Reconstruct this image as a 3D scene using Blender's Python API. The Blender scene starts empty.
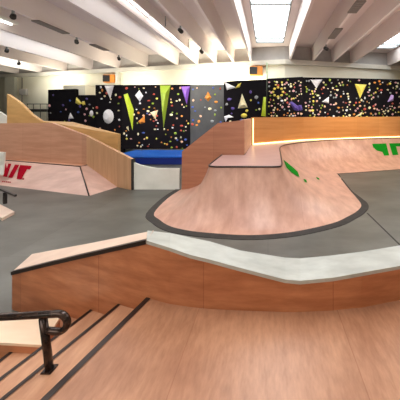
import bpy, bmesh, math, random
from mathutils import Vector
from mathutils.bvhtree import BVHTree
from mathutils.geometry import tessellate_polygon
random.seed(7)
S = bpy.context.scene
COL = S.collection
# ------------------------------------------------------------------ camera
F, CX, CY, ZC = 260.0, 268.0, 118.0, 2.4
cd = bpy.data.cameras.new('camera'); cam = bpy.data.objects.new('camera', cd); COL.objects.link(cam)
cam.location = (0, 0, ZC); cam.rotation_euler = (math.pi/2, 0, 0)
cd.sensor_width = 36; cd.lens = F*36/400; cd.shift_x = -(CX-200)/400; cd.shift_y = (CY-200)/400
cd.clip_start = 0.05; cd.clip_end = 200
S.camera = cam
S.view_settings.view_transform = 'Standard'; S.view_settings.look = 'None'
S.view_settings.gamma = 1; S.view_settings.use_curve_mapping = False
S.view_settings.exposure = 0.15
w = bpy.data.worlds.new('world'); S.world = w; w.use_nodes = True
w.node_tree.nodes['Background'].inputs[0].default_value = (0.9, 0.95, 1, 1)
w.node_tree.nodes['Background'].inputs[1].default_value = 1.0
def area(name, loc, rot, sx, sy, power, col=(1, 1, 1), spread=180):
    l = bpy.data.lights.new(name, 'AREA'); l.shape = 'RECTANGLE'; l.size = sx; l.size_y = sy
    l.energy = power; l.color = col; l.spread = math.radians(spread)
    o = bpy.data.objects.new(name, l); COL.objects.link(o); o.location = loc; o.rotation_euler = rot
    return o
SKY_E = 6.0      # strength of the daylight panes
# daylight that falls through the roof lights
area('roof_daylight', (0.2, 3, 6.15), (0, 0, 0), 2.4, 9, 115, (1, 0.95, 0.9))
area('roof_daylight', (-4.5, 4, 6.15), (0, 0, 0), 3, 8, 130, (1, 0.96, 0.92))
area('roof_daylight', (-12, 8, 6.15), (0, 0, 0), 3, 10, 230, (1, 0.97, 0.94))
area('roof_daylight', (5.5, 8, 6.15), (0, 0, 0), 3, 8, 140, (1, 0.93, 0.86))
area('front_fill', (-4, -2.6, 4.2), (math.radians(68), 0, math.radians(-12)), 5, 2.5, 150, (1, 0.93, 0.85))  # added fill from behind the camera, no window there
area('warm_fill', (5.5, 12.6, 3.6), (math.radians(12), 0, 0), 4, .5, 75, (1, 0.80, 0.45))  # added warm fill over the rear slope, without a fitting
area('climbing_fill', (-6, 11, 5.9), (math.radians(62), 0, 0), 7, .6, 120, (1, 0.97, 0.92), 60)  # both climbing lights are added to brighten the panels, no fittings
area('climbing_fill', (4.5, 12, 5.9), (math.radians(60), 0, 0), 6, .6, 70, (1, 0.96, 0.9), 60)
# unseen upward fill, added to brighten the roof; no fittings
for ux in (-16, -9, -3, 4): area('roof_fill', (ux, 11, 5.0), (math.pi, 0, 0), 4, 12, 45, (1, 0.93, 0.90))
area('wall_fill', (-3.0, 16.9, 4.3), (math.radians(150), 0, 0), 4.5, 0.4, 330, (1, 0.95, 0.75))  # wall lights added behind the climbing panels, no lamps built
area('wall_fill', (-16.5, 19.3, 4.6), (math.radians(150), 0, 0), 4, 0.4, 170, (1, 0.97, 0.82))
area('wall_fill', (-10.5, 18.0, 4.4), (math.radians(150), 0, 0), 4, 0.4, 130, (1, 0.95, 0.8))

# ------------------------------------------------------------------ projection from measured pixels
def D(px, py, d): return Vector(((px-CX)*d/F, d, ZC-(py-CY)*d/F))
def Zp(px, py, z):
    d = (ZC-z)*F/(py-CY); return Vector(((px-CX)*d/F, d, z))
def XY(v, z): return Vector((v[0], v[1], z))

# ------------------------------------------------------------------ materials
def mat(name, col, rough=0.6, metal=0.0, col2=None, scale=(1, 1, 1), detail=4, bump=0.0, seams=None, spec=0.5, streak=None, emit=0, ecol=None, spots=None):
    m = bpy.data.materials.new(name); m.use_nodes = True
    nt = m.node_tree; N = nt.nodes; L = nt.links; b = N['Principled BSDF']
    b.inputs['Roughness'].default_value = rough; b.inputs['Metallic'].default_value = metal
    b.inputs['Specular IOR Level'].default_value = spec
    c1 = (*col, 1); c2 = (*(col2 or [x*0.8 for x in col]), 1)
    g = N.new('ShaderNodeNewGeometry'); mp = N.new('ShaderNodeMapping'); L.new(g.outputs['Position'], mp.inputs[0])
    mp.inputs['Scale'].default_value = scale
    n = N.new('ShaderNodeTexNoise'); n.inputs['Scale'].default_value = 1; n.inputs['Detail'].default_value = detail
    n.inputs['Roughness'].default_value = 0.6
    L.new(mp.outputs[0], n.inputs['Vector'])
    r = N.new('ShaderNodeValToRGB'); r.color_ramp.elements[0].position = 0.32; r.color_ramp.elements[1].position = 0.7
    r.color_ramp.elements[0].color = c2; r.color_ramp.elements[1].color = c1
    L.new(n.outputs['Fac'], r.inputs[0]); out = r.outputs[0]
    def mult(a, fac_out, c):
        mx = N.new('ShaderNodeMix'); mx.data_type = 'RGBA'; mx.blend_type = 'MULTIPLY'
        L.new(fac_out, mx.inputs[0]); L.new(a, mx.inputs[6]); mx.inputs[7].default_value = (*c, 1); return mx.outputs[2]
    if streak:
        n2 = N.new('ShaderNodeTexNoise'); n2.inputs['Scale'].default_value = streak[0]; n2.inputs['Detail'].default_value = 3
        L.new(g.outputs['Position'], n2.inputs['Vector'])
        r2 = N.new('ShaderNodeValToRGB'); r2.color_ramp.elements[0].position = 0.42; r2.color_ramp.elements[1].position = 0.68
        L.new(n2.outputs['Fac'], r2.inputs[0]); out = mult(out, r2.outputs[0], streak[1])
    if seams:
        sx, sy, plane, c = seams
        mp2 = N.new('ShaderNodeMapping'); L.new(g.outputs['Position'], mp2.inputs[0])
        if plane == 'XZ': mp2.inputs['Rotation'].default_value = (-math.pi/2, 0, 0)
        br = N.new('ShaderNodeTexBrick'); br.inputs['Scale'].default_value = 1; br.inputs['Brick Width'].default_value = sx
        br.inputs['Row Height'].default_value = sy; br.inputs['Mortar Size'].default_value = 0.004
        br.inputs['Mortar Smooth'].default_value = 0.2
        br.inputs['Color1'].default_value = (1, 1, 1, 1); br.inputs['Color2'].default_value = (0.86, 0.84, 0.82, 1)
        br.inputs['Mortar'].default_value = (*c, 1)
        L.new(mp2.outputs[0], br.inputs['Vector'])
        mx = N.new('ShaderNodeMix'); mx.data_type = 'RGBA'; mx.blend_type = 'MULTIPLY'; mx.inputs[0].default_value = 1
        L.new(out, mx.inputs[6]); L.new(br.outputs['Color'], mx.inputs[7]); out = mx.outputs[2]
    L.new(out, b.inputs['Base Color'])
    if bump:
        bp = N.new('ShaderNodeBump'); bp.inputs['Strength'].default_value = bump; bp.inputs['Distance'].default_value = 0.01
        L.new(n.outputs['Fac'], bp.inputs['Height']); L.new(bp.outputs[0], b.inputs['Normal'])
    if emit:
        b.inputs['Emission Color'].default_value = (*(ecol or col), 1); b.inputs['Emission Strength'].default_value = emit
    return m
M = dict(
    floor=mat('polished_concrete', (0.17, 0.172, 0.152), 0.42, col2=(0.075, 0.073, 0.062), scale=(0.5, 0.9, 1), detail=7, streak=(0.35, (0.78, 0.76, 0.72)), seams=(4.5, 4.5, 'XY', (0.6, 0.58, 0.56))),
    deck=mat('worn_birch_ply', (0.55, 0.285, 0.165), 0.38, col2=(0.41, 0.20, 0.11), scale=(30, 8, 1), detail=15, seams=(1.3, 2.6, 'XY', (0.8, 0.72, 0.68)), streak=(1.4, (0.74, 0.66, 0.62))),
    pink=mat('pale_pink_ramp_ply', (0.70, 0.42, 0.32), 0.36, col2=(0.50, 0.275, 0.20), scale=(4.0, 1.6, 2), detail=7, streak=(1.2, (0.86, 0.82, 0.82)), seams=(1.6, 9, 'XY', (0.8, 0.74, 0.72))),
    pinktop=mat('pale_platform_ply', (0.50, 0.32, 0.29), 0.3, col2=(0.42, 0.26, 0.235), scale=(2, 5, 1)),
    bank=mat('pale_bank_ply', (0.74, 0.50, 0.42), 0.5, col2=(0.58, 0.37, 0.30), scale=(1.2, 3, 2), streak=(1.0, (0.9, 0.85, 0.84))),
    ledge=mat('varnished_red_ply', (0.64, 0.27, 0.13), 0.33, col2=(0.42, 0.15, 0.065), scale=(2.2, 2.2, 12), detail=6, seams=(1.22, 5, 'XZ', (0.7, 0.6, 0.6)), streak=(1.5, (0.85, 0.8, 0.75))),
    panel_side=mat('peach_ply', (0.72, 0.44, 0.25), 0.45, col2=(0.60, 0.34, 0.18), scale=(9, .8, .8), seams=(.5, 5, 'XZ', (0.85, 0.8, 0.75))),
    panel=mat('rose_ply', (0.74, 0.42, 0.28), 0.45, col2=(0.60, 0.31, 0.19), scale=(0.8, 0.8, 9), detail=6, seams=(1.6, 5, 'XZ', (0.8, 0.72, 0.66))),
    panel_red=mat('brown_ply', (0.50, 0.22, 0.125), 0.45, col2=(0.38, 0.15, 0.085), scale=(0.8, 0.8, 9), detail=6, seams=(1.2, 5, 'XZ', (0.75, 0.68, 0.66))),
    tan=mat('honey_ply', (0.72, 0.44, 0.17), 0.5, col2=(0.58, 0.33, 0.12), scale=(0.8, 0.8, 7)),
    gold=mat('warm_lit_ply', (0.66, 0.30, 0.10), 0.45, col2=(0.55, 0.22, 0.06), scale=(0.5, 0.5, 7), seams=(1.5, 5, 'XZ', (0.85, 0.75, 0.7))),  # warm light on this backboard is mixed into its orange colour
    step=mat('step_ply', (0.66, 0.36, 0.21), 0.5, col2=(0.46, 0.22, 0.12), scale=(10, 3, 6), detail=6),
    white_top=mat('white_worn_top', (0.52, 0.54, 0.50), 0.45, col2=(0.38, 0.39, 0.36), scale=(3, 6, 3), detail=8),
    beige_top=mat('pale_beige_ply', (0.80, 0.62, 0.50), 0.45, col2=(0.70, 0.52, 0.42), scale=(3, 6, 3)),
    cream_top=mat('cream_ply', (0.95, 0.75, 0.55), 0.5, col2=(0.90, 0.68, 0.48), scale=(3, 9, 3)),
    steel_dark=mat('dark_steel', (0.045, 0.040, 0.036), 0.7, 0.0, spec=0.3, col2=(0.028, 0.025, 0.023), scale=(6, 6, 6)),
    coping=mat('coping_steel', (0.05, 0.035, 0.03), 0.35, 0.6),
    rail=mat('chipped_black_paint', (0.07, 0.04, 0.03), 0.22, 0.5, col2=(0.012, 0.010, 0.010), scale=(22, 22, 22)),
    worn=mat('worn_brown_steel', (0.22, 0.13, 0.09), 0.35, 0.6, col2=(0.05, 0.035, 0.03), scale=(25, 25, 25)),
    ceil=mat('ceiling_mauve_paint', (0.72, 0.62, 0.59), 0.8, col2=(0.66, 0.57, 0.54), scale=(0.7, 0.3, 1)),
    rib=mat('rib_white_paint', (0.80, 0.72, 0.69), 0.75, col2=(0.74, 0.66, 0.63), scale=(0.6, 0.3, 1)),
    endp=mat('grey_end_panel', (0.46, 0.44, 0.42), 0.8),
    wall=mat('cream_wall', (0.84, 0.80, 0.66), 0.85, col2=(0.78, 0.74, 0.60), scale=(0.4, 0.4, 0.6)),
    cornice=mat('cornice_paint', (0.66, 0.63, 0.55), 0.7, col2=(0.58, 0.56, 0.5)),
    greyw=mat('grey_green_wall', (0.36, 0.37, 0.31), 0.8),
    pilaster=mat('pilaster_paint', (0.62, 0.61, 0.52), 0.8),
    black=mat('black_climbing_panel', (0.009, 0.007, 0.008), 0.9, spec=0.1, col2=(0.006, 0.005, 0.007), scale=(3, 3, 3)),
    glare_grey=mat('glare_climbing_panel', (0.09, 0.09, 0.085), 0.5, col2=(0.04, 0.04, 0.04), scale=(0.8, 0.8, 0.5)),  # glare on the panel painted in as a lighter grey
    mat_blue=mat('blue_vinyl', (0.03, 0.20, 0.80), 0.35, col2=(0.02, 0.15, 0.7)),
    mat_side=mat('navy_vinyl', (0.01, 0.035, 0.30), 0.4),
    white=mat('white_board', (0.90, 0.91, 0.85), 0.6, col2=(0.74, 0.75, 0.68)),
    red=mat('red_paint', (0.40, 0.004, 0.02), 0.9, spec=0.05, col2=(0.33, 0.003, 0.015)),
    green=mat('green_paint', (0.006, 0.24, 0.012), 0.9, spec=0.05, col2=(0.006, 0.18, 0.01)),
    orange=mat('orange_glow_housing', (0.85, 0.32, 0.05), 0.5, col2=(0.7, 0.24, 0.03)),  # orange glow of the wall boxes put into plain colour
    dark=mat('black_plastic', (0.02, 0.018, 0.018), 0.4),
    vent=mat('grey_grille', (0.22, 0.19, 0.17), 0.6),
    pipe=mat('pale_green_pipe', (0.45, 0.55, 0.36), 0.5),
    sky=mat('roof_light_pane', (0.95, 0.97, 1), 0.3, emit=SKY_E, ecol=(0.92, 0.97, 1)),
    sash=mat('roof_light_frame', (0.30, 0.32, 0.32), 0.6),
    tube=mat('fluorescent_tube', (0.95, 0.97, 1), 0.3, emit=7, ecol=(1, 0.98, 0.98)),
    led=mat('warm_strip_light', (1, 0.9, 0.6), 0.3, emit=3.0, ecol=(1, 0.72, 0.30)),
)
HC = dict(white=(0.95, 0.93, 0.95), cream=(0.92, 0.82, 0.50), yellow=(0.95, 0.78, 0.12), lime=(0.55, 0.68, 0.03), olive=(0.30, 0.42, 0.03),
          orange=(0.78, 0.28, 0.04), red=(0.55, 0.07, 0.04), pink=(0.80, 0.42, 0.42), purple=(0.30, 0.12, 0.62), violet=(0.10, 0.06, 0.30),
          blue=(0.06, 0.12, 0.45), lilac=(0.62, 0.42, 0.80), peach=(0.88, 0.52, 0.32), grey=(0.35, 0.36, 0.36))
HM = {k: mat('hold_'+k, v, 0.5, col2=[x*0.85 for x in v], scale=(9, 9, 9)) for k, v in HC.items()}

# ------------------------------------------------------------------ object helpers
def tag(o, label=None, cat=None, group=None, kind=None):
    if label: o['label'] = label
    if cat: o['category'] = cat
    if group: o['group'] = group
    if kind: o['kind'] = kind
    return o
def thing(name, loc, label, cat, group=None):
    o = bpy.data.objects.new(name, None); COL.objects.link(o); o.location = loc; o.empty_display_size = 0.2
    return tag(o, label, cat, group)
def link(name, me, parent=None):
    o = bpy.data.objects.new(name, me); COL.objects.link(o)
    if parent:
        o.parent = parent
        p = parent; off = Vector((0, 0, 0))
        while p: off += p.location; p = p.parent
        o.location = -off
    return o
def mesh(name, verts, faces, m, parent=None, smooth=False, fix=True):
    me = bpy.data.meshes.new(name); me.from_pydata([tuple(v) for v in verts], [], faces)
    if fix:
        bm = bmesh.new(); bm.from_mesh(me); bmesh.ops.recalc_face_normals(bm, faces=bm.faces); bm.to_mesh(me); bm.free()
    for p in me.polygons: p.use_smooth = smooth
    me.materials.append(m); me.update()
    return link(name, me, parent)
def boxv(x0, x1, y0, y1, z0, z1):
    return [(x0,y0,z0),(x1,y0,z0),(x1,y1,z0),(x0,y1,z0),(x0,y0,z1),(x1,y0,z1),(x1,y1,z1),(x0,y1,z1)]
BF = [(0,3,2,1),(4,5,6,7),(0,1,5,4),(1,2,6,5),(2,3,7,6),(3,0,4,7)]
def box(name, x0, x1, y0, y1, z0, z1, m, parent=None, bevel=0):
    o = mesh(name, boxv(min(x0,x1),max(x0,x1),min(y0,y1),max(y0,y1),z0,z1), BF, m, parent)
    if bevel:
        bm = bmesh.new(); bm.from_mesh(o.data)
        bmesh.ops.bevel(bm, geom=list(bm.edges), offset=bevel, segments=2, affect='EDGES'); bm.to_mesh(o.data); bm.free()
    return o
def prism(name, poly, z0, z1, m, parent=None):
    n = len(poly); v = [(p[0], p[1], z0 if not callable(z0) else z0(p)) for p in poly] + [(p[0], p[1], z1 if not callable(z1) else z1(p)) for p in poly]
    f = [tuple(range(n))[::-1], tuple(range(n, 2*n))] + [(i, (i+1) % n, n+(i+1) % n, n+i) for i in range(n)]
    return mesh(name, v, f, m, parent)
def slab(name, front, thick, m, parent=None):
    """front: list of points forming a planar-ish outline; thickness vector adds depth"""
    n = len(front); t = Vector(thick); v = [Vector(p) for p in front] + [Vector(p)+t for p in front]
    f = [tuple(range(n)), tuple(range(n, 2*n))[::-1]] + [(i, (i+1) % n, n+(i+1) % n, n+i) for i in range(n)]
    return mesh(name, v, f, m, parent)
def tube(name, pts, r, m, parent=None, seg=10, closed_caps=True):
    pts = [Vector(p) for p in pts]; v = []; f = []
    prev = None
    for i, p in enumerate(pts):
        a = pts[max(i-1, 0)]; b = pts[min(i+1, len(pts)-1)]; t = (b-a).normalized()
        if prev is None:
            up = Vector((0, 0, 1)) if abs(t.z) < 0.9 else Vector((0, 1, 0)); u = t.cross(up).normalized()
        else: u = (prev - t*prev.dot(t)).normalized()
        prev = u; q = t.cross(u)
        for k in range(seg):
            an = 2*math.pi*k/seg; v.append(p+(u*math.cos(an)+q*math.sin(an))*r)
    for i in range(len(pts)-1):
        for k in range(seg): f.append((i*seg+k, i*seg+(k+1) % seg, (i+1)*seg+(k+1) % seg, (i+1)*seg+k))
    f.append(tuple(range(seg))[::-1]); f.append(tuple(range((len(pts)-1)*seg, len(pts)*seg)))
    return mesh(name, v, f, m, parent, smooth=True)
def strip3(name, rowa, rowb, rowc, m, parent=None, **k):
    pass
def loft(name, rows, m, parent=None, smooth=False, flip=False):
    """rows of equal length joined to a surface"""
    n = len(rows[0]); v = [p for r in rows for p in r]; f = []
    for i in range(len(rows)-1):
        for j in range(n-1): f.append((i*n+j, i*n+j+1, (i+1)*n+j+1, (i+1)*n+j))
    return mesh(name, v, f, m, parent, smooth)

# ================================================================== SETTING
def st(o): o['kind'] = 'structure'; return o
XL, XR, YB = -26.0, 13.0, -3.0
RX, RY = 1.11, 17.0                       # where the two back wall planes meet
def wy(x): return RY + (0.24*(RX-x) if x < RX else 0.26*(x-RX))
st(mesh('floor', [(XL,YB,-.2),(XR,YB,-.2),(XR,25,-.2),(XL,25,-.2),(XL,YB,0),(XR,YB,0),(XR,25,0),(XL,25,0)], BF, M['floor']))
ZR, ZS = 6.19, 7.1                        # underside of the ribs, underside of the roof slab
def wallseg(name, x0, x1, m, z1=ZS):
    a = [(x0, wy(x0), 0), (x1, wy(x1), 0), (x1, wy(x1), z1), (x0, wy(x0), z1)]
    return st(slab(name, a, (0, .3, 0), m))
wallseg('wall_back', XL, RX, M['wall']); wallseg('wall_rear', RX, XR, M['wall'])
st(box('wall_left', XL-.3, XL, YB, 24, 0, ZS, M['greyw']))
st(box('wall_right', XR, XR+.3, YB, 24, 0, ZS, M['wall']))
st(box('wall_front', XL, XR, YB-.3, YB, 0, ZS, M['wall']))
RIBS = [-24, -21.5, -19, -16.4, -13.9, -11.4, -9, -6.5, -4.95, -3.6, -2.35, -1.15, 1.45, 3.0, 4.4, 5.8, 8.75, 10.4, 12.0]
# roof slab with openings for roof lights: built as strips between openings
SKY = [(-0.75, 0.98, 1.0, 16.3), (7.25, 8.55, 1.0, 17.6), (-13.5, -12.7, 4.0, 19.0), (-6.05, -5.5, 4.0, 17.6), (-18.6, -17.9, 6.0, 20.5)]
xs = sorted([XL, XR] + [s for a in SKY for s in a[:2]])
v = []; f = []
def addbox(v, f, *b):
    k = len(v); v += boxv(*b); f += [tuple(i+k for i in q) for q in BF]
for a, b in zip(xs[:-1], xs[1:]):
    hole = [s for s in SKY if abs(s[0]-a) < 1e-6]
    if hole:
        addbox(v, f, a, b, YB, hole[0][2], ZS, ZS+.3); addbox(v, f, a, b, hole[0][3], 25, ZS, ZS+.3)
    else: addbox(v, f, a, b, YB, 25, ZS, ZS+.3)
st(mesh('ceiling', v, f, M['ceil'], fix=False))
for i, (a, b, y0, y1) in enumerate(SKY):
    wdw = st(box('window_%d' % (i+1), a, b, y0, y1, ZS+.12, ZS+.16, M['sky']))
    v = []; f = []; fr = .05
    addbox(v, f, a, a+fr, y0, y1, ZS, ZS+.12); addbox(v, f, b-fr, b, y0, y1, ZS, ZS+.12)
    n = int((y1-y0)/2.6)
    ys = [y0+fr/2, y1-fr/2] + [y1-.8-4.7*k for k in range(n)]
    for y in ys:
        if y > y0: addbox(v, f, a+fr, b-fr, y-.06, y+.06, ZS, ZS+.12)
    addbox(v, f, (a+b)/2-.02, (a+b)/2+.02, y0+fr, y0+fr+.1, ZS+.02, ZS+.12)
    mesh('window_frame', v, f, M['sash'], wdw, fix=False)
for i, x in enumerate(RIBS):
    t, h = .20, .11                       # rib tapers downwards
    y1 = wy(x)
    P = [(x-t/2, ZS), (x+t/2, ZS), (x+h/2, ZR), (x-h/2, ZR)]
    v = [(a, YB, z) for a, z in P] + [(a, y1, z) for a, z in P]
    st(mesh('trim_%d' % (i+1), v, [(0,1,2,3),(7,6,5,4),(0,4,5,1),(1,5,6,2),(2,6,7,3),(3,7,4,0)], M['rib']))
# end panels between the ribs above the cornice, and the cornice itself
k = len(RIBS)
for x0, x1 in ((XL, RX), (RX, XR)):
    k += 1
    st(slab('trim_%d' % k, [(x0, wy(x0)-.03, ZR+.02), (x1, wy(x1)-.03, ZR+.02), (x1, wy(x1)-.03, ZS), (x0, wy(x0)-.03, ZS)], (0, .03, 0), M['endp']))
    k += 1
    st(slab('trim_%d' % k, [(x0, wy(x0)-.28, ZR-.30), (x1, wy(x1)-.28, ZR-.30), (x1, wy(x1)-.28, ZR), (x0, wy(x0)-.28, ZR)], (0, .28, 0), M['cornice']))
# pilasters on the left part of the back wall
for p in (13.5, 119.5):
    X = None
    kx = (CX-p)/F; d = (RY+.24*RX)/(1-.24*kx); X = -kx*d
    k += 1; st(box('trim_%d' % k, X-.42 if p < 50 else X-.12, X+.42 if p < 50 else X+.12, wy(X)-.35, wy(X)+.05, 0, ZR-.3, M['pilaster']))

# ================================================================== BIG CENTRE RAMP
H = 1.2
PAIR = [((-2.93,8.72),(-1.5,8.44)), ((-3.0,7.7),(-1.5,7.6)), ((-2.88,6.53),(-1.5,6.75)), ((-2.56,6.09),(-1.47,6.5)), ((-2.21,5.75),(-1.38,6.4)),
        ((-1.81,5.54),(-1.15,6.37)), ((-1.31,5.40),(-.8,6.37)), ((-0.37,5.28),(-.2,6.37)), ((0.54,5.44),(.15,6.37)), ((1.47,5.88),(.30,6.42)),
        ((1.96,6.30),(.34,6.55)), ((2.31,6.67),(.36,6.75)), ((2.58,7.13),(.38,7.2)), ((2.67,7.8),(.40,8.0)), ((2.73,8.67),(.43,9.0)),
        ((2.85,9.9),(.46,10.2)), ((2.96,11.1),(.55,10.9)), ((2.97,11.13),(.75,11.5)), ((2.98,11.15),(1.1,12.1)), ((3.0,11.16),(1.6,12.7)), ((3.05,11.18),(2.3,13.3)),
        ((4.0,11.45),(4.0,14.45)), ((6.1,12.1),(7.9,15.6)), ((8.6,12.9),(9.6,16.2))]
def catmull(P, sub=4):
    out = []
    for i in range(len(P)-1):
        p0, p1, p2, p3 = P[max(i-1,0)], P[i], P[i+1], P[min(i+2,len(P)-1)]
        for s in range(sub):
            t = s/sub
            out.append(tuple(0.5*(2*b+(c-a)*t+(2*a-5*b+4*c-d)*t*t+(3*b-a-3*c+d)*t**3) for a,b,c,d in zip(p0,p1,p2,p3)))
    out.append(P[-1]); return out
flat = catmull([(*b, *l) for b, l in PAIR])
TH = math.radians(66); NS = 12
def prof(i):
    th = TH*i/NS; return math.sin(th)/math.sin(TH), (1-math.cos(th))/(1-math.cos(TH))
grid = []
for q in flat:
    b = Vector((q[0], q[1], .012)); l = Vector((q[2], q[3], H)); row = []
    for i in range(NS+1):
        s, z = prof(i); row.append(Vector((b.x+(l.x-b.x)*s, b.y+(l.y-b.y)*s, .012+(H-.012)*z)))
    grid.append(row)
RAMP = thing('skate_ramp', (-.5, 7.5, 0), 'large pale pink hip ramp with curved flanks and flat top, centre of the floor', 'skate ramp')
surf = loft('ramp_surface', grid, M['pink'], RAMP, smooth=True)
bmv = BVHTree.FromPolygons([tuple(p) for r in grid for p in r], [tuple(p.vertices) for p in surf.data.polygons])
lip = [(q[2], q[3]) for q in flat]
base = [(q[0], q[1]) for q in flat]
# flat platform on top
pl = lip + [(9.6, 16.7), (1.9, 13.9), (-.75, 11.6), (-.75, 8.44)]
def off(poly, d):                         # shift a polyline sideways
    out = []
    for i, p in enumerate(poly):
        a = poly[max(i-1,0)]; b = poly[min(i+1,len(poly)-1)]; t = Vector((b[0]-a[0], b[1]-a[1])).normalized()
        out.append((p[0]+t.y*d, p[1]-t.x*d))
    return out
prism('platform_top', pl, H-.05, H, M['pinktop'], RAMP)
tube('coping', [(x, y, H+.005) for x, y in lip], .022, M['coping'], RAMP, seg=8)
# steel kick plate round the foot: wide round the front nose, thin along the sides
ow = []
for i, p in enumerate(base):
    t = i/(len(base)-1)*23
    wd = .17 if t < 8 else (.17 if t < 12.5 else max(.04, .17-.10*(t-12.5)))
    ow.append(wd)
inner = off(base, -.02)
outer = [Vector(off(base, ow[i])[i]) for i in range(len(base))]
n = len(base)
EFF = 4*15+2   # up to the inner corner
rows = [[Vector((p[0], p[1], .014)) for p in inner[:EFF]], [Vector((p[0], p[1], .010)) for p in outer[:EFF]], [Vector((p[0], p[1], 0)) for p in outer[:EFF]]]
loft('kick_plate', rows, M['steel_dark'], RAMP)
loft('rear_edge', [[Vector((p[0], p[1], .016)) for p in off(base[62:], .0)], [Vector((p[0], p[1], .012)) for p in off(base[62:], .05)]], M['steel_dark'], RAMP)

def decal(name, polys, bvh, m, parent, origin_off, lift=.014, step=.8, label=None):
    """paint outlines laid onto the surface they stand on"""
    v = []; f = []
    for poly in polys:
        bm = bmesh.new(); vs = [bm.verts.new((x, y, 0)) for x, y in poly]
        bm.faces.new(vs); bmesh.ops.triangulate(bm, faces=bm.faces)
        bmesh.ops.subdivide_edges(bm, edges=[e for e in bm.edges], cuts=2, use_grid_fill=True)
        bmesh.ops.triangulate(bm, faces=bm.faces)
        bm.verts.index_update(); k = len(v); ok = True; tmp = []
        for a in bm.verts:
            dr = Vector(((a.co.x-CX)/F, 1, -(a.co.y-CY)/F)).normalized()
            hit = bvh.ray_cast(Vector((0, 0, ZC)), dr)
            if hit[0] is None: tmp.append(None)
            else:
                nrm = hit[1]
                if nrm.dot(dr) > 0: nrm = -nrm
                tmp.append(hit[0]+nrm*lift)
        idx = {}
        for i, a in enumerate(bm.verts):
            if tmp[i] is not None: idx[i] = len(v); v.append(tmp[i])
        for fc in bm.faces:
            q = [a.index for a in fc.verts]
            if all(i in idx for i in q): f.append(tuple(idx[i] for i in q))
        bm.free()
    o = mesh(name, v, f, m, parent, fix=False)
    if label: o['label'] = label
    return o
g1 = [[(372,144),(386,143.6),(389.2,155.6),(384,155.8),(382.2,152.2),(376.8,150.8),(373.2,147.6)],
      [(389,143.5),(405,143.2),(405,146.6),(396,146.6),(398.3,155),(392.6,155.4)]]
decal('painted_lettering', g1, bmv, M['green'], RAMP, 0, label='large green painted letters on the rear slope')
g2 = [[(283,160),(286.5,162.5),(292,167),(297.5,172),(299.3,177.5),(296,176),(291,172.5),(286,167.5)],
      [(303,179),(306,180),(307,183),(304.5,182.4)], [(316,177),(319,178.6),(319.4,180.4),(316.8,179.2)]]
for k_, g_ in enumerate(g2): decal('painted_streak', [g_], bmv, M['green'], RAMP, 0, label='green painted lettering seen edge-on on the right flank' if k_ == 0 else None)

# backboards behind the centre ramp
BB = thing('backboard', (-1.85, 8.5, 0), 'brown plywood backboard with one slanted top corner at the left of the centre ramp', 'backboard')
zt = lambda p, y, d: ZC-(y-CY)*d/F
fr = [D(181.5,190,8.67), D(244,190,8.46), D(244,120,8.46), D(218,123,8.55), D(182,151.5,8.67)]
fr[0].z = 0; fr[1].z = 0
slab('face_panel', fr, (0, .14, 0), M['panel_red'], BB)
# return face running back along the platform
ret = [D(244.3,118,8.46), D(251.5,118,11.55)]
v = [(ret[0].x, 8.46+.141, H), (ret[1].x, 11.55, H), (ret[1].x, 11.55, zt(0,118.5,11.55)), (ret[0].x, 8.46+.141, zt(0,120,8.46))]
slab('return_panel', v, (-.12, 0, 0), M['panel'], BB)
GB = thing('backboard', (4, 14.5, 0), 'long plywood backboard with warm glow put into its orange colour, behind the rear slope', 'backboard')
path = [(-.72, 11.62), (1.9, 13.92), (5, 15.2), (9.6, 16.8)]
n = len(path)
v = [(x, y, H) for x, y in path] + [(x, y, ZC+.03+.02*i) for i, (x, y) in enumerate(path)]
v2 = [(x-.05, y+.12, z) for x, y, z in v]
f = []
for i in range(n-1):
    f += [(i, i+1, n+i+1, n+i), (2*n+i, 3*n+i, 3*n+i+1, 2*n+i+1), (n+i, n+i+1, 3*n+i+1, 3*n+i), (i, 2*n+i, 2*n+i+1, i+1)]
f += [(0, n, 3*n, 2*n), (n-1, 3*n-1, 4*n-1, 2*n-1)]
mesh('face_panel', v+v2, f, M['gold'], GB)
# warm light strip in the angle of the backboard
LS = thing('light_strip', (0.6, 12.7, H), 'thin glowing warm yellow light strip along the foot of the orange backboard', 'light strip')
tube('foot_tube', [(-.66, 11.56, H+.035), (1.92, 13.82, H+.035), (5, 15.1, H+.035), (9.4, 16.65, H+.035)], .03, M['led'], LS, seg=6)
tube('upright_tube', [(-.66, 11.55, H+.04), (-.66, 11.55, ZC-.02)], .02, M['led'], LS, seg=6)

# ================================================================== LEFT BANK RAMP
LB = thing('bank_ramp', (-7.5, 9, 0), 'pale pink bank ramp with red lettering against the left wooden backboard', 'bank ramp')
zb = .6
b0 = Zp(-40, 180.5, 0); b1 = Zp(89, 196, 0); b2 = Zp(117.5, 187, 0)
l0 = Zp(-40, 156.6, zb); l1 = Zp(80, 166.5, zb); l2 = Zp(87, 165, zb)
mesh('bank_surface', [b0, b1, l1, l0], [(0, 1, 2), (0, 2, 3)], M['bank'], LB, fix=False)
mesh('hip_surface', [b1, b2, l2, l1], [(0, 1, 2), (0, 2, 3)], M['bank'], LB, fix=False)
t0 = Zp(-40, 155.3, zb)
slab('bank_top', [l0, l1, l2, t0], (0, 0, -.04), M['panel'], LB)
tube('coping', [l0, l1, l2], .022, M['coping'], LB, seg=8)
tube('hip_edging', [l1, b1+Vector((0, 0, .01))], .02, M['coping'], LB, seg=8)
bb = BVHTree.FromPolygons([tuple(p) for p in (b0, b1, l1, l0)], [(0, 1, 2), (0, 2, 3)])
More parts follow.
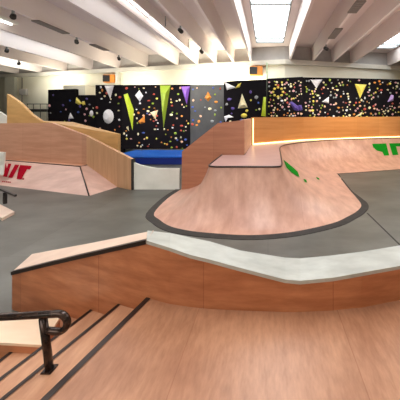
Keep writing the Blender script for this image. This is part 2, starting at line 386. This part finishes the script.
r1 = [[(1.5,166.6),(3.6,163.6),(6.2,163.6),(5.2,168.2),(7.0,168.4),(8.4,163.8),(11.6,164),(7.2,177.2),(3.2,176.8),(4.7,172.4),(1.2,171.8)],
      [(15.2,164.8),(19.5,165.1),(12.6,178.2),(8.2,177.8)],
      [(20.5,165.2),(32,166.2),(30.2,169.8),(27.2,169.6),(21.6,179.6),(16.8,179.2),(22.2,169.2),(18.8,168.8)],
      [(22.6,178.4),(24.4,178.6),(24,179.9),(22.3,179.7)]]
decal('painted_lettering', r1, bb, M['red'], LB, 0, label='large red slanted letters')
r2 = [[(x, 180.9+.1*x), (x+1.3, 181.05+.1*x), (x+1.1, 182.2+.1*x), (x-.2, 182.05+.1*x)] for x in (2.5, 4.3, 6.1, 7.9, 9.7)]
decal('small_lettering', r2, bb, M['red'], LB, 0)

PB = thing('backboard', (-8, 10, 0), 'rose plywood backboard rising behind the pale bank ramp at left', 'backboard')
# front face follows the bank, then runs on to the gap
pA = D(-40, 0, 12.1); pB = D(0, 0, 11.42); pC = D(52, 0, 10.55); pD = D(86.5, 0, 9.98); pE = D(131, 0, 8.67)
cols = [(pA, zt(0,123.5,12.1)), (pB, zt(0,123.3,11.42)), (pC, zt(0,123,10.55)), (pD, zt(0,136,9.98))]
poly = [XY(c[0], 0) for c in cols] + [XY(c[0], c[1]) for c in reversed(cols)]
slab('face_panel', poly, (.03, .12, 0), M['panel'], PB)
v = [XY(pD, 0), XY(pE, 0), XY(pE, zt(0,159,8.67)), XY(pD, zt(0,136,9.98))]
slab('side_panel', v, (.03, .12, 0), M['panel_side'], PB)
e = XY(pE, 0)
slab('end_post', [e+Vector((.005,0,0)), e+Vector((.06,0,0)), e+Vector((.06,0,1.03)), e+Vector((.005,0,1.03))], (.03, .12, 0), M['steel_dark'], PB)
TB = thing('backboard', (-8.5, 11, 0), 'honey coloured plywood backboard with sloping top rising to the far left', 'backboard')
tp = [(7,94,12.6),(19.5,102.5,12.4),(31.5,114.5,12.2),(41,121,12.0),(70,122,11.5),(118,134.2,10.2)]
poly = [D(p, y, d) for p, y, d in tp]; poly = [XY(poly[0], 0)] + poly + [XY(poly[-1], 0)]
slab('face_panel', poly, (.02, .14, 0), M['tan'], TB)
WB = [D(-25,104,13.0), D(0,112,13.0), D(18,124,13.0)]
tag(slab('white_board', [XY(WB[0],0), XY(WB[2],0), WB[2], WB[1], WB[0]], (0, .08, 0), M['white']),
    'white board with sloping top at the far left behind the wooden backboards', 'board')
WP = [D(-14,150.5,9.8), D(4.6,152.5,9.6), D(4.0,163.5,9.6), D(2.3,175,9.42), D(-14,174,9.5)]
tag(slab('white_board', WP, (0, .05, 0), M['white']), 'white panel standing on the bank ramp left of the red letters', 'board')

# white barrier in the gap and the blue landing mat
q = [(132,162.5),(139,165),(147,167),(156,168.4),(168,168.6),(180.6,168.4)]
pts = [D(p, y, 8.72) for p, y in q]
poly = [XY(pts[0], 0)] + pts + [XY(pts[-1], 0)]
poly[0].x = poly[1].x; 
tag(slab('low_barrier', [p_+Vector((.05*(1 if p_.x < -3.6 else -1), 0, 0)) for p_ in poly], (0, .06, 0), M['white']), 'low white barrier board closing the gap between the left and centre ramps', 'barrier')
BM = thing('landing_mat', (-5.5, 15, 0), 'thick blue landing mat at the foot of the black climbing wall', 'mat')
a0, a1 = D(108, 0, 13.3).x, D(206, 0, 13.3).x
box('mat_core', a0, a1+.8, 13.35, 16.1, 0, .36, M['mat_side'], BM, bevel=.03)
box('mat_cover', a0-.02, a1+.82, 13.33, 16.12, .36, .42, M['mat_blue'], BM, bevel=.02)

# ================================================================== FOREGROUND PLATFORM, STAIRS, LEDGES
ZD = .6
cp = [147,170,190,210,240,285,300,332,362,400,440,500]
cb = [298,304,307,309,310.5,312,312,310.5,307.5,300,292,281]
ct = [240,247,254,258.8,267,278.6,280,277,271.7,265,257.5,248]
ck = [231,233.6,238,242,251,258.2,259,256,252.3,246,240,232]
fb = [Zp(a, b, ZD) for a, b in zip(cp, cb)]
ft = [D(p, y, q.y) for p, y, q in zip(cp, ct, fb)]
bk = [Zp(p, y, q.z) for p, y, q in zip(cp, ck, ft)]
RL = thing('grind_ledge', (.5, 2.7, 0), 'long bent ledge with white worn top and red-brown face before the centre ramp', 'ledge')
fr0 = [XY(a, 0) for a in fb]
loft('ledge_body', [[XY(a, 0) for a in bk], [a-Vector((0,0,.035)) for a in bk], [a-Vector((0,0,.035)) for a in ft], fr0], M['ledge'], RL)
o2 = [a+Vector((0,-.012,0)) for a in ft]; k2 = [a+Vector((0,.012,0)) for a in bk]
loft('ledge_top', [[a-Vector((0,0,.034)) for a in k2], k2, o2, [a-Vector((0,0,.034)) for a in o2], [a-Vector((0,0,.034)) for a in k2]], M['white_top'], RL)
# left ledge going down beside the stairs
A = Vector((-1.215, 2.605)); B = Vector((-3.18, 3.25))
def ontline(p):                           # where column p meets the ledge's front line
    k = (p-CX)/F; dx, dy = B.x-A.x, B.y-A.y; t = (k*A.y-A.x)/(dx-k*dy); return A.y+t*dy
lp = [147,110,75,45,12]; ly = [240,248.4,256.4,263.6,271.8]
LF = [D(p, y, ontline(p)) for p, y in zip(lp, ly)]
lq = [(154,230.4),(122,236.8),(92,242.8),(64,248),(32,254)]
LK = [Zp(p, y, a.z) for (p, y), a in zip(lq, LF)]
LL = thing('grind_ledge', (-2.2, 3, 0), 'sloping ledge with beige top and black steel edge beside the stairs', 'ledge')
loft('ledge_body', [[XY(a,0) for a in LK], [a-Vector((0,0,.03)) for a in LK], [a-Vector((0,0,.03)) for a in LF], [XY(a,0) for a in LF]], M['ledge'], LL)
mesh('ledge_end', [XY(LF[-1],0), LF[-1]-Vector((0,0,.03)), LK[-1]-Vector((0,0,.03)), XY(LK[-1],0)], [(0,1,2,3)], M['ledge'], LL)
loft('ledge_top', [[a-Vector((0,0,.03)) for a in LK], LK, LF, [a-Vector((0,0,.03)) for a in LF]], M['beige_top'], LL)
e1 = [a+Vector((-.005,-.012,.004)) for a in LF]
loft('steel_edge', [[a+Vector((.0,.035,.002)) for a in e1], e1, [a-Vector((0,0,.042)) for a in e1]], M['coping'], LL)

N0 = [(147,298.5),(119,326),(94,350),(42,400)]
nd = Vector((-.24, -.97)).normalized()
def nosing(px, py, z): return Zp(px, py, z)
n1a, n1b = Zp(147,298,.6), Zp(43,399,.6)
n2a, n2b = Zp(119,304,.45), Zp(3,398,.45)
n3a, n3b = Zp(94,307.5,.30), Zp(1,378,.30)
n4a, n4b = Zp(66,309,.15), Zp(1,359.5,.15)
def ext(a, b, z, y=-1.5):
    t = (y-a.y)/(b.y-a.y); return Vector((a.x+(b.x-a.x)*t*.6, y, z))
edges = []
for a, b, z in ((n1a,n1b,.6),(n2a,n2b,.45),(n3a,n3b,.30),(n4a,n4b,.15)):
    edges.append((a, b, ext(a, b, z)))
PF = thing('skate_platform', (1.2, .8, 0), 'wide worn plywood platform in the foreground at the top of the stairs', 'platform')
a, b, c = edges[0]
poly = [(c.x, c.y), (4.6, -1.5), (4.6, fb[-1].y)] + [(q.x, q.y+.001) for q in reversed(fb)] + [(b.x, b.y)]
prism('deck_sheet', poly, ZD-.04, ZD, M['deck'], PF)
prism('side_body', [(p[0], p[1]) for p in poly], 0, ZD-.041, M['step'], PF)
def nosestrip(a, b, c, parent, wd=.035):
    P = [a, b, c]; z = Vector((0, 0, .006)); dx = Vector((wd, 0, 0)); m_ = Vector((-.008, 0, 0))
    loft('nosing', [[p+z+dx for p in P], [p+z+m_ for p in P], [p+m_-Vector((0,0,.03)) for p in P]], M['coping'], parent)
nosestrip(*edges[0], PF, .045)
STR = thing('staircase', (-1.9, 1.5, 0), 'plywood stairs with black nosings going down left from the platform', 'stairs')
for i in (1, 2, 3):
    a, b, c = edges[i]; ua, ub, uc = edges[i-1]
    poly = [(c.x, c.y), (uc.x-.002, uc.y), (ub.x-.002, ub.y), (ua.x-.002, ua.y), (a.x, a.y), (b.x, b.y)]
    s = prism('step', poly, 0, a.z, M['step'], STR)
    nosestrip(a, b, c, s, .03)
# ledge across the stairs
CB = thing('grind_box', (-2.4, 2.3, 0), 'cream topped low box standing on the stairs behind the black handrail', 'ledge')
q = [Zp(0,342.5,.24), Zp(42,345,.24), Zp(60,317.5,.24), Zp(0,316.5,.24)]
q[0] = q[1].lerp(q[0], 2.6); q[3] = q[2].lerp(q[3], 2.0); q[3].x = q[0].x
slab('box_top', q, (0, 0, -.025), M['cream_top'], CB)
o = slab('box_body', [a-Vector((0,0,.025)) for a in q[:1]] + [q[0].lerp(q[1], .75)-Vector((0,0,.025))] + [q[3].lerp(q[2], .75)-Vector((0,0,.025)), q[3]-Vector((0,0,.025))], (0, 0, -.213), M['ledge'], CB)
slab('box_body', [q[0].lerp(q[1], .75)-Vector((0,0,.025)), q[1]-Vector((0,0,.025)), q[2]-Vector((0,0,.025)), q[3].lerp(q[2], .75)-Vector((0,0,.025))], (0, 0, -.063), M['ledge'], CB)
# handrail
HR = thing('handrail', tuple(Zp(49.5,370,.45)), 'black chipped tubular handrail with rounded looped end on the stairs', 'handrail')
d0 = Zp(49.5,370,.45); dd = d0.y
def R(p, y, k=0): return D(p, y, dd+k)
cyl = tube('post', [d0+Vector((0,0,.004)), R(46.5,345), R(43,318)], .028, M['rail'], HR, seg=12)
arc = [R(58+9.3*math.sin(t), 322.6-9.0*math.cos(t)) for t in [math.pi*i/12 for i in range(13)]]
tube('top_rail', [R(-90,319.5,.15), R(-20,318,.05), R(20,316)] + [R(50,314.2)] + arc + [R(52,331), R(44.5,330.4)], .026, M['rail'], HR, seg=12)
v = []; 
cx, cy = d0.x, d0.y
mesh('foot_plate', boxv(cx-.038, cx+.038, cy-.038, cy+.038, .451, .461), BF, M['rail'], HR)

# grind rail at the left
GR = thing('grind_rail', (-6.8, 6.5, 0), 'low black flat-bar grind rail on a wooden base at the left edge', 'grind rail')
q = [Zp(2,218,.07), Zp(14.5,211.5,.07)]
u_ = Vector((-2.1, 1.25, 0)).normalized()
q = [q[0], q[1], q[1]+u_*2.3, q[0]+u_*2.3]
slab('base_board', q, (0, 0, -.07), M['beige_top'], GR)
ra, rb = Zp(15.6,194.6,.42), Zp(-40,173.5,.42)
rb = Vector((ra.x-2.1, ra.y+1.25, .42))
slab('rail_bar', [ra+Vector((0,-.03,0)), ra+Vector((0,.03,0)), rb+Vector((0,.03,0)), rb+Vector((0,-.03,0))], (0, 0, -.05), M['dark'], GR)
for t in (.3, .9):
    c = ra.lerp(rb, t)+Vector((0, -.02, 0)); box('post', c.x-.03, c.x+.03, c.y-.03, c.y+.03, .07, .37, M['dark'], GR)

# ================================================================== CLIMBING WALLS
HOLD = []
for j in range(5):
    bm = bmesh.new(); bmesh.ops.create_icosphere(bm, subdivisions=1, radius=1)
    for vv in bm.verts:
        vv.co *= random.uniform(.75, 1.15); vv.co.y *= .55
    me = bpy.data.meshes.new('climbing_hold'); bm.to_mesh(me); bm.free()
    me.materials.append(HM['cream']); HOLD.append(me)
HMESH = {}
def hold_mesh(j, c):
    if (j, c) not in HMESH:
        me = HOLD[j].copy(); me.materials[0] = HM[c]; HMESH[(j, c)] = me
    return HMESH[(j, c)]
def onplane(px, a, b):
    k = (px-CX)/F; dx, dy = b.x-a.x, b.y-a.y; t = (k*a.y-a.x)/(dx-k*dy); return a.y+t*dy
def climbing(px0, px1, d0, d1, yt0, yt1, z0, m, label, nh, palette, vols=(), size=(.055, .10), ymax=122, depth=.35, avoid=()):
    a, b = D(px0, yt0, d0), D(px1, yt1, d1)
    root = thing('climbing_panel', ((a.x+b.x)/2, (a.y+b.y)/2, z0), label, 'climbing wall', 'climbing wall panels')
    slab('board', [XY(a, z0), XY(b, z0), b, a], (0, depth, 0), m, root)
    dir_ = Vector((b.x-a.x, b.y-a.y, 0)).normalized(); nrm = Vector((dir_.y, -dir_.x, 0))
    ang = math.atan2(dir_.y, dir_.x)
    pts = []
    tries = 0
    while len(pts) < nh and tries < 6000:
        tries += 1
        px = random.uniform(px0+1.5, px1-1.5); tt = (px-px0)/(px1-px0)
        py = random.uniform(yt0+(yt1-yt0)*tt+2, ymax)
        if any(math.hypot(px-x, py-y) < (2.1 if nh > 60 else 3.2) for x, y in pts): continue
        if any(abs(px-x) < r and abs(py-y) < r2 for x, y, r, r2 in avoid): continue
        pts.append((px, py))
    for px, py in pts:
        p = D(px, py, onplane(px, a, b))
        o = bpy.data.objects.new('climbing_hold', hold_mesh(random.randrange(5), random.choice(palette))); COL.objects.link(o)
        o.parent = root; s = random.uniform(*size); o.scale = (s*random.uniform(.8,1.5), s, s*random.uniform(.8,1.3))
        o.location = p+nrm*s*.4-root.location; o.rotation_euler = (0, 0, ang)
    for poly, c, dep in vols:
        P = [D(x, y, onplane(x, a, b))+nrm*.004 for x, y in poly]; n = len(P)
        cen = sum(P, Vector())/n; inner = [cen+(p-cen)*.45+nrm*dep for p in P]
        v = P+inner; f = [tuple(range(n))[::-1], tuple(range(n, 2*n))]+[(i,(i+1)%n,n+(i+1)%n,n+i) for i in range(n)]
        o = mesh('climbing_volume', v, f, HM[c], root)
    return root
def circ(x, y, rx, ry, n=12): return [(x+rx*math.cos(2*math.pi*i/n), y+ry*math.sin(2*math.pi*i/n)) for i in range(n)]
mixL = ['grey','violet','olive','blue','grey','cream','violet','pink']
mixM = ['cream','yellow','yellow','orange','orange','peach','red','white','pink','olive','blue','cream']
mixR = ['cream','cream','peach','pink','pink','white','yellow','red','olive','cream','grey','orange']
climbing(48, 75, 18.6, 18.2, 89.8, 88.8, 0, M['black'], 'square black climbing panel at the far left with few holds', 9, mixL, [([(68.5,119),(70.5,112.5),(74,118.5)],'white',.1)])
climbing(75.3, 95.3, 18.2, 17.9, 95.2, 95, 0, M['black'], 'lower black climbing panel with yellow blobs beneath the pale box', 11, mixL,
         [([(75.4,103),(76.5,97),(79,99.5),(82,103.5),(79,105)],'yellow',.12), ([(82,101.5),(84.5,101),(85.5,104.5),(83,105.5)],'yellow',.1), (circ(91.5,113.4,1.9,3.2),'white',.1)])
climbing(95.5, 122.5, 17.8, 17.3, 85, 84.8, 0, M['black'], 'tall black climbing panel with a round white volume', 20, ['cream','orange','red','olive','white','peach','blue'],
         [([(104.5,85.6),(114,85.6),(110.3,99)],'white',.15), (circ(108.4,116.4,5.4,7.2,16),'white',.2), ([(101,131),(104,131.5),(103,134)],'cream',.1)], ymax=134, avoid=[(108.4,116.4,7,9)])
climbing(122.7, 190, 16.35, 16.35, 85, 84.6, .45, M['black'], 'wide black climbing panel above the blue mat with a long green wedge', 92, mixM,
         [([(123.6,94.5),(127.8,93.4),(133.8,110),(132.6,130.5)],'lime',.15), ([(139.5,90),(143.3,96),(139.7,101.6),(135,95.4)],'white',.15),
          ([(160,85.4),(170.5,85.4),(163.6,128.5)],'olive',.25), ([(181,86.6),(190,86.2),(186.8,104.5)],'purple',.2),
          ([(150,112.5),(158,110),(155.6,119.5)],'cream',.12), ([(138,121.5),(144.8,115.5),(145,122.5),(140.5,124)],'orange',.12), ([(126.4,127),(128.4,126),(129,131)],'cream',.1)], ymax=149, size=(.045,.078),
         avoid=[(129,110,5,20),(139.5,96,5,7),(165,105,6,22),(186,94,5,10)])
climbing(190.3, 224, 16.4, 16.2, 84.8, 84.6, .45, M['glare_grey'], 'climbing panel greyed by painted-in glare, with one orange volume', 22, ['cream','grey','orange','red','olive','blue','peach'],
         [([(204.5,98),(208,91.5),(211.5,97.5),(208,101.5)],'orange',.15)], ymax=126, avoid=[(208,97,5,6)])
climbing(223.8, 266.8, 15.5, 15.5, 81.3, 79.3, .45, M['black'], 'jutting black climbing panel with white and yellow volumes', 15, ['cream','violet','violet','grey','yellow','olive','blue'],
         [([(224.6,82),(236,87.5),(227,90)],'white',.12), ([(235,88.4),(238,84.4),(241.4,82.6),(239.5,87.4)],'yellow',.1), ([(242,93.5),(247.8,107.5),(238,108.6)],'cream',.2),
          (circ(244,115.6,3.2,2.4,8),'yellow',.12), ([(224,116.5),(229,114.6),(233.6,117.2),(228,118),(225.6,122)],'white',.12), ([(263.5,97),(266,97),(265.8,116.5),(261.2,115.8)],'lime',.1)],
         avoid=[(231,86,8,6),(243,101,6,9),(244,115,5,4),(264,107,4,12)])
ring = [(278+5*math.cos(t), 92+4.6*math.sin(t)) for t in [2*math.pi*i/8 for i in range(8)]]
climbing(267, 303, 16.0, 16.2, 78.6, 76.8, .5, M['black'], 'black climbing panel with a ring of holds and a violet volume', 84, mixR,
         [(circ(x, y, 1.5, 1.3, 6),'yellow',.1) for x, y in ring]+[([(289,102),(292,101.5),(300,107.5),(299,111),(294,110)],'violet',.12), ([(298,105),(301.5,105),(302.6,110),(300,110.8)],'violet',.12)],
         ymax=119, size=(.04,.075), avoid=[(278,92,6.5,6),(296,106,6,5)])
climbing(303.2, 352, 16.5, 17.2, 77.3, 78.2, .5, M['black'], 'dense black climbing panel with two white triangular volumes', 98, mixR,
         [([(310.4,79.6),(322.2,79.6),(316.4,88.4)],'white',.12), ([(321.8,101.8),(329,96.6),(328.8,103.4)],'white',.12)], ymax=119, size=(.045,.085), avoid=[(316,83,7,6),(326,100,5,4)])
climbing(352.2, 406, 17.2, 18.0, 78.2, 79.6, .5, M['black'], 'dense black climbing panel at far right with a yellow hanging triangle', 98, mixR,
         [([(354.8,84),(366.6,84.6),(360,98.4)],'yellow',.15), ([(387.5,102),(391,94.6),(393.6,95.4),(393.2,100.6)],'lilac',.12), ([(354.6,117),(362.6,111.4),(361,115.4)],'cream',.1)],
         ymax=119, size=(.045,.085), avoid=[(360,90,7,8),(390,98,5,5)])

# ================================================================== WALL AND CEILING FITTINGS
def wallpt(px, py, gap=.0):
    k = (CX-px)/F; d = (RY+.24*RX)/(1-.24*k) if px < 285 else (RY-.26*RX)/(1-.26*(-k)) ; return D(px, py, d-gap)
for px, py, lab in ((112, 79.3, 'orange square box with dark face high on the wall above the left climbing panel'), (256, 71.8, 'orange square box with dark face high on the wall above the jutting climbing panel')):
    p = wallpt(px, py); q = wallpt(px+6, py)
    t = thing('wall_lamp', tuple(p), lab, 'lamp', 'orange boxes on the back wall')
    box('housing', p.x-.42, p.x+.45, p.y-.45, p.y+.1, p.z-.30, p.z+.30, M['orange'], t, bevel=.02)
    box('dark_front', p.x-.42, p.x+.10, p.y-.48, p.y-.451, p.z-.24, p.z+.24, M['dark'], t)
p = wallpt(85, 91, .45)
tag(box('cream_box', p.x-.75, p.x+.85, p.y-1.2, p.y, p.z-.55, p.z+.3, M['wall']), 'cream square box on the wall above the lower black climbing panel', 'box')
p = wallpt(267, 70)
tag(tube('wall_pipe', [(p.x, p.y-.36, 0), (p.x, p.y-.36, 6.0)], .05, M['pipe']), 'thin pale green pipe running up the back wall', 'pipe')
# gallery railing at far left
a, b = wallpt(27, 104, .6), wallpt(47.5, 104, .6)
GRr = thing('guard_rail', (a.x, a.y, 0), 'thin dark guard rail against the cream wall at far left', 'railing')
tube('top_bar', [a, b], .03, M['steel_dark'], GRr, seg=6)
lo = Vector((0, 0, -.42))
slab('dark_beam', [a+lo, b+lo, b+lo-Vector((0,0,.22)), a+lo-Vector((0,0,.22))], (0, .1, 0), M['dark'], GRr)
for t in (0.02, .33, .66, .98):
    c = a.lerp(b, t); tube('upright', [(c.x, c.y, 0), (c.x, c.y, c.z)], .025, M['steel_dark'], GRr, seg=6)
p = wallpt(23.5, 92, .4)
EB = thing('electrical_box', tuple(p), 'grey electrical box and conduit on the far left wall', 'box')
box('box_body', p.x-.28, p.x+.28, p.y-.1, p.y+.12, p.z-.25, p.z+.25, M['endp'], EB); tube('conduit', [(p.x-.1, p.y-.02, 0), (p.x-.1, p.y-.02, 5.8)], .04, M['vent'], EB, seg=6)

# spotlights below the ribs
def spot(px, py, rib, label, tilt=.5):
    x = RIBS[rib]; z = ZR; d = (ZC-6.02)*F/(py-CY)
    t = thing('ceiling_spotlight', (x, d, ZR), label, 'spotlight', 'black spotlights under the roof ribs')
    box('bracket', x-.03, x+.03, d-.03, d+.03, ZR-.1, ZR, M['sash'], t)
    c = Vector((x, d, ZR-.2)); ax = Vector((.5, -.6, -.5)).normalized()
    pts = [c-ax*.12, c-ax*.08, c+ax*.09]
    tube('lamp_head', pts, .085, M['dark'], t, seg=10)
    ring_ = [c+ax*.091, c+ax*.11]; tube('lamp_rim', ring_, .092, M['steel_dark'], t, seg=10)
spot(26, 15.5, 6, 'small black spotlight nearest the camera under the long left rib')
spot(88, 41, 6, 'black spotlight between the two grey vents on the long left rib')
spot(15, 50, 4, 'black spotlight at the far left edge beneath a bright white rib')
spot(46, 63, 3, 'black spotlight close to the wall at far left above the cream box')
spot(112, 58, 6, 'black spotlight at the wall end of the long left rib above the orange box')
spot(183, 30, 9, 'black spotlight right of the fluorescent tube')
spot(203, 51, 9, 'black spotlight near the back wall above the greyed climbing panel')
spot(327, 48, 13, 'black spotlight on the right side of the ceiling above the white triangles')
def vent(y0, y1, rib, label):
    x = RIBS[rib]; da, db = (ZC-ZR)*F/(y0-CY), (ZC-ZR)*F/(y1-CY)
    v = []; f = []
    addbox(v, f, x-.16, x+.16, da, db, ZR-.05, ZR)
    n = int((db-da)/.15)
    for i in range(n): addbox(v, f, x-.13, x+.13, da+.05+i*.15, da+.09+i*.15, ZR-.065, ZR-.05)
    tag(mesh('vent_grille', v, f, M['vent'], fix=False), label, 'vent', 'grey grilles under the roof ribs')
vent(20, 33, 6, 'longer grey vent grille under the long left rib')
vent(44, 50, 6, 'short grey vent grille further along the long left rib')
vent(0, 12, 13, 'grey vent grille under the rib right of the big roof light, near the picture top')
vent(28, 38, 13, 'short grey vent grille under the rib right of the big roof light')
# fluorescent tubes along the rib
FT = thing('fluorescent_light', (-4.7, 12, 6.5), 'long white fluorescent light running along the bright roof rib', 'ceiling light')
box('light_body', -4.86, -4.62, 7.4, 16.2, 6.44, 6.52, M['rib'], FT)
for y0 in (7.5, 10.4, 13.3): tube('lamp_tube', [(-4.72, y0, 6.415), (-4.72, y0+2.7, 6.415)], .025, M['tube'], FT, seg=8)
for y in (8.5, 12, 15.5): box('hanger', -4.76, -4.72, y, y+.04, 6.52, 7.1, M['sash'], FT)

WL = thing('fluorescent_light', (-11, 9, 6.5), 'broad white light fitting ending near the top left corner of the ceiling', 'ceiling light')
box('light_body', -11.22, -10.8, 6.0, 11.3, 6.44, 6.56, M['white'], WL, bevel=.03)
for y0 in (6.1, 8.7): tube('lamp_tube', [(-11.0, y0, 6.40), (-11.0, y0+2.45, 6.40)], .03, M['tube'], WL, seg=8)
for y in (7, 10.6): box('hanger', -11.02, -10.98, y, y+.04, 6.56, 7.1, M['sash'], WL)
a, b = Zp(367,213,0), Zp(403,248,0)
st(mesh('trim_40', [a+Vector((-.02,0,.003)), a+Vector((.02,0,.003)), b+Vector((.02,0,.003)), b+Vector((-.02,0,.003))], [(0,1,2,3)], M['steel_dark']))
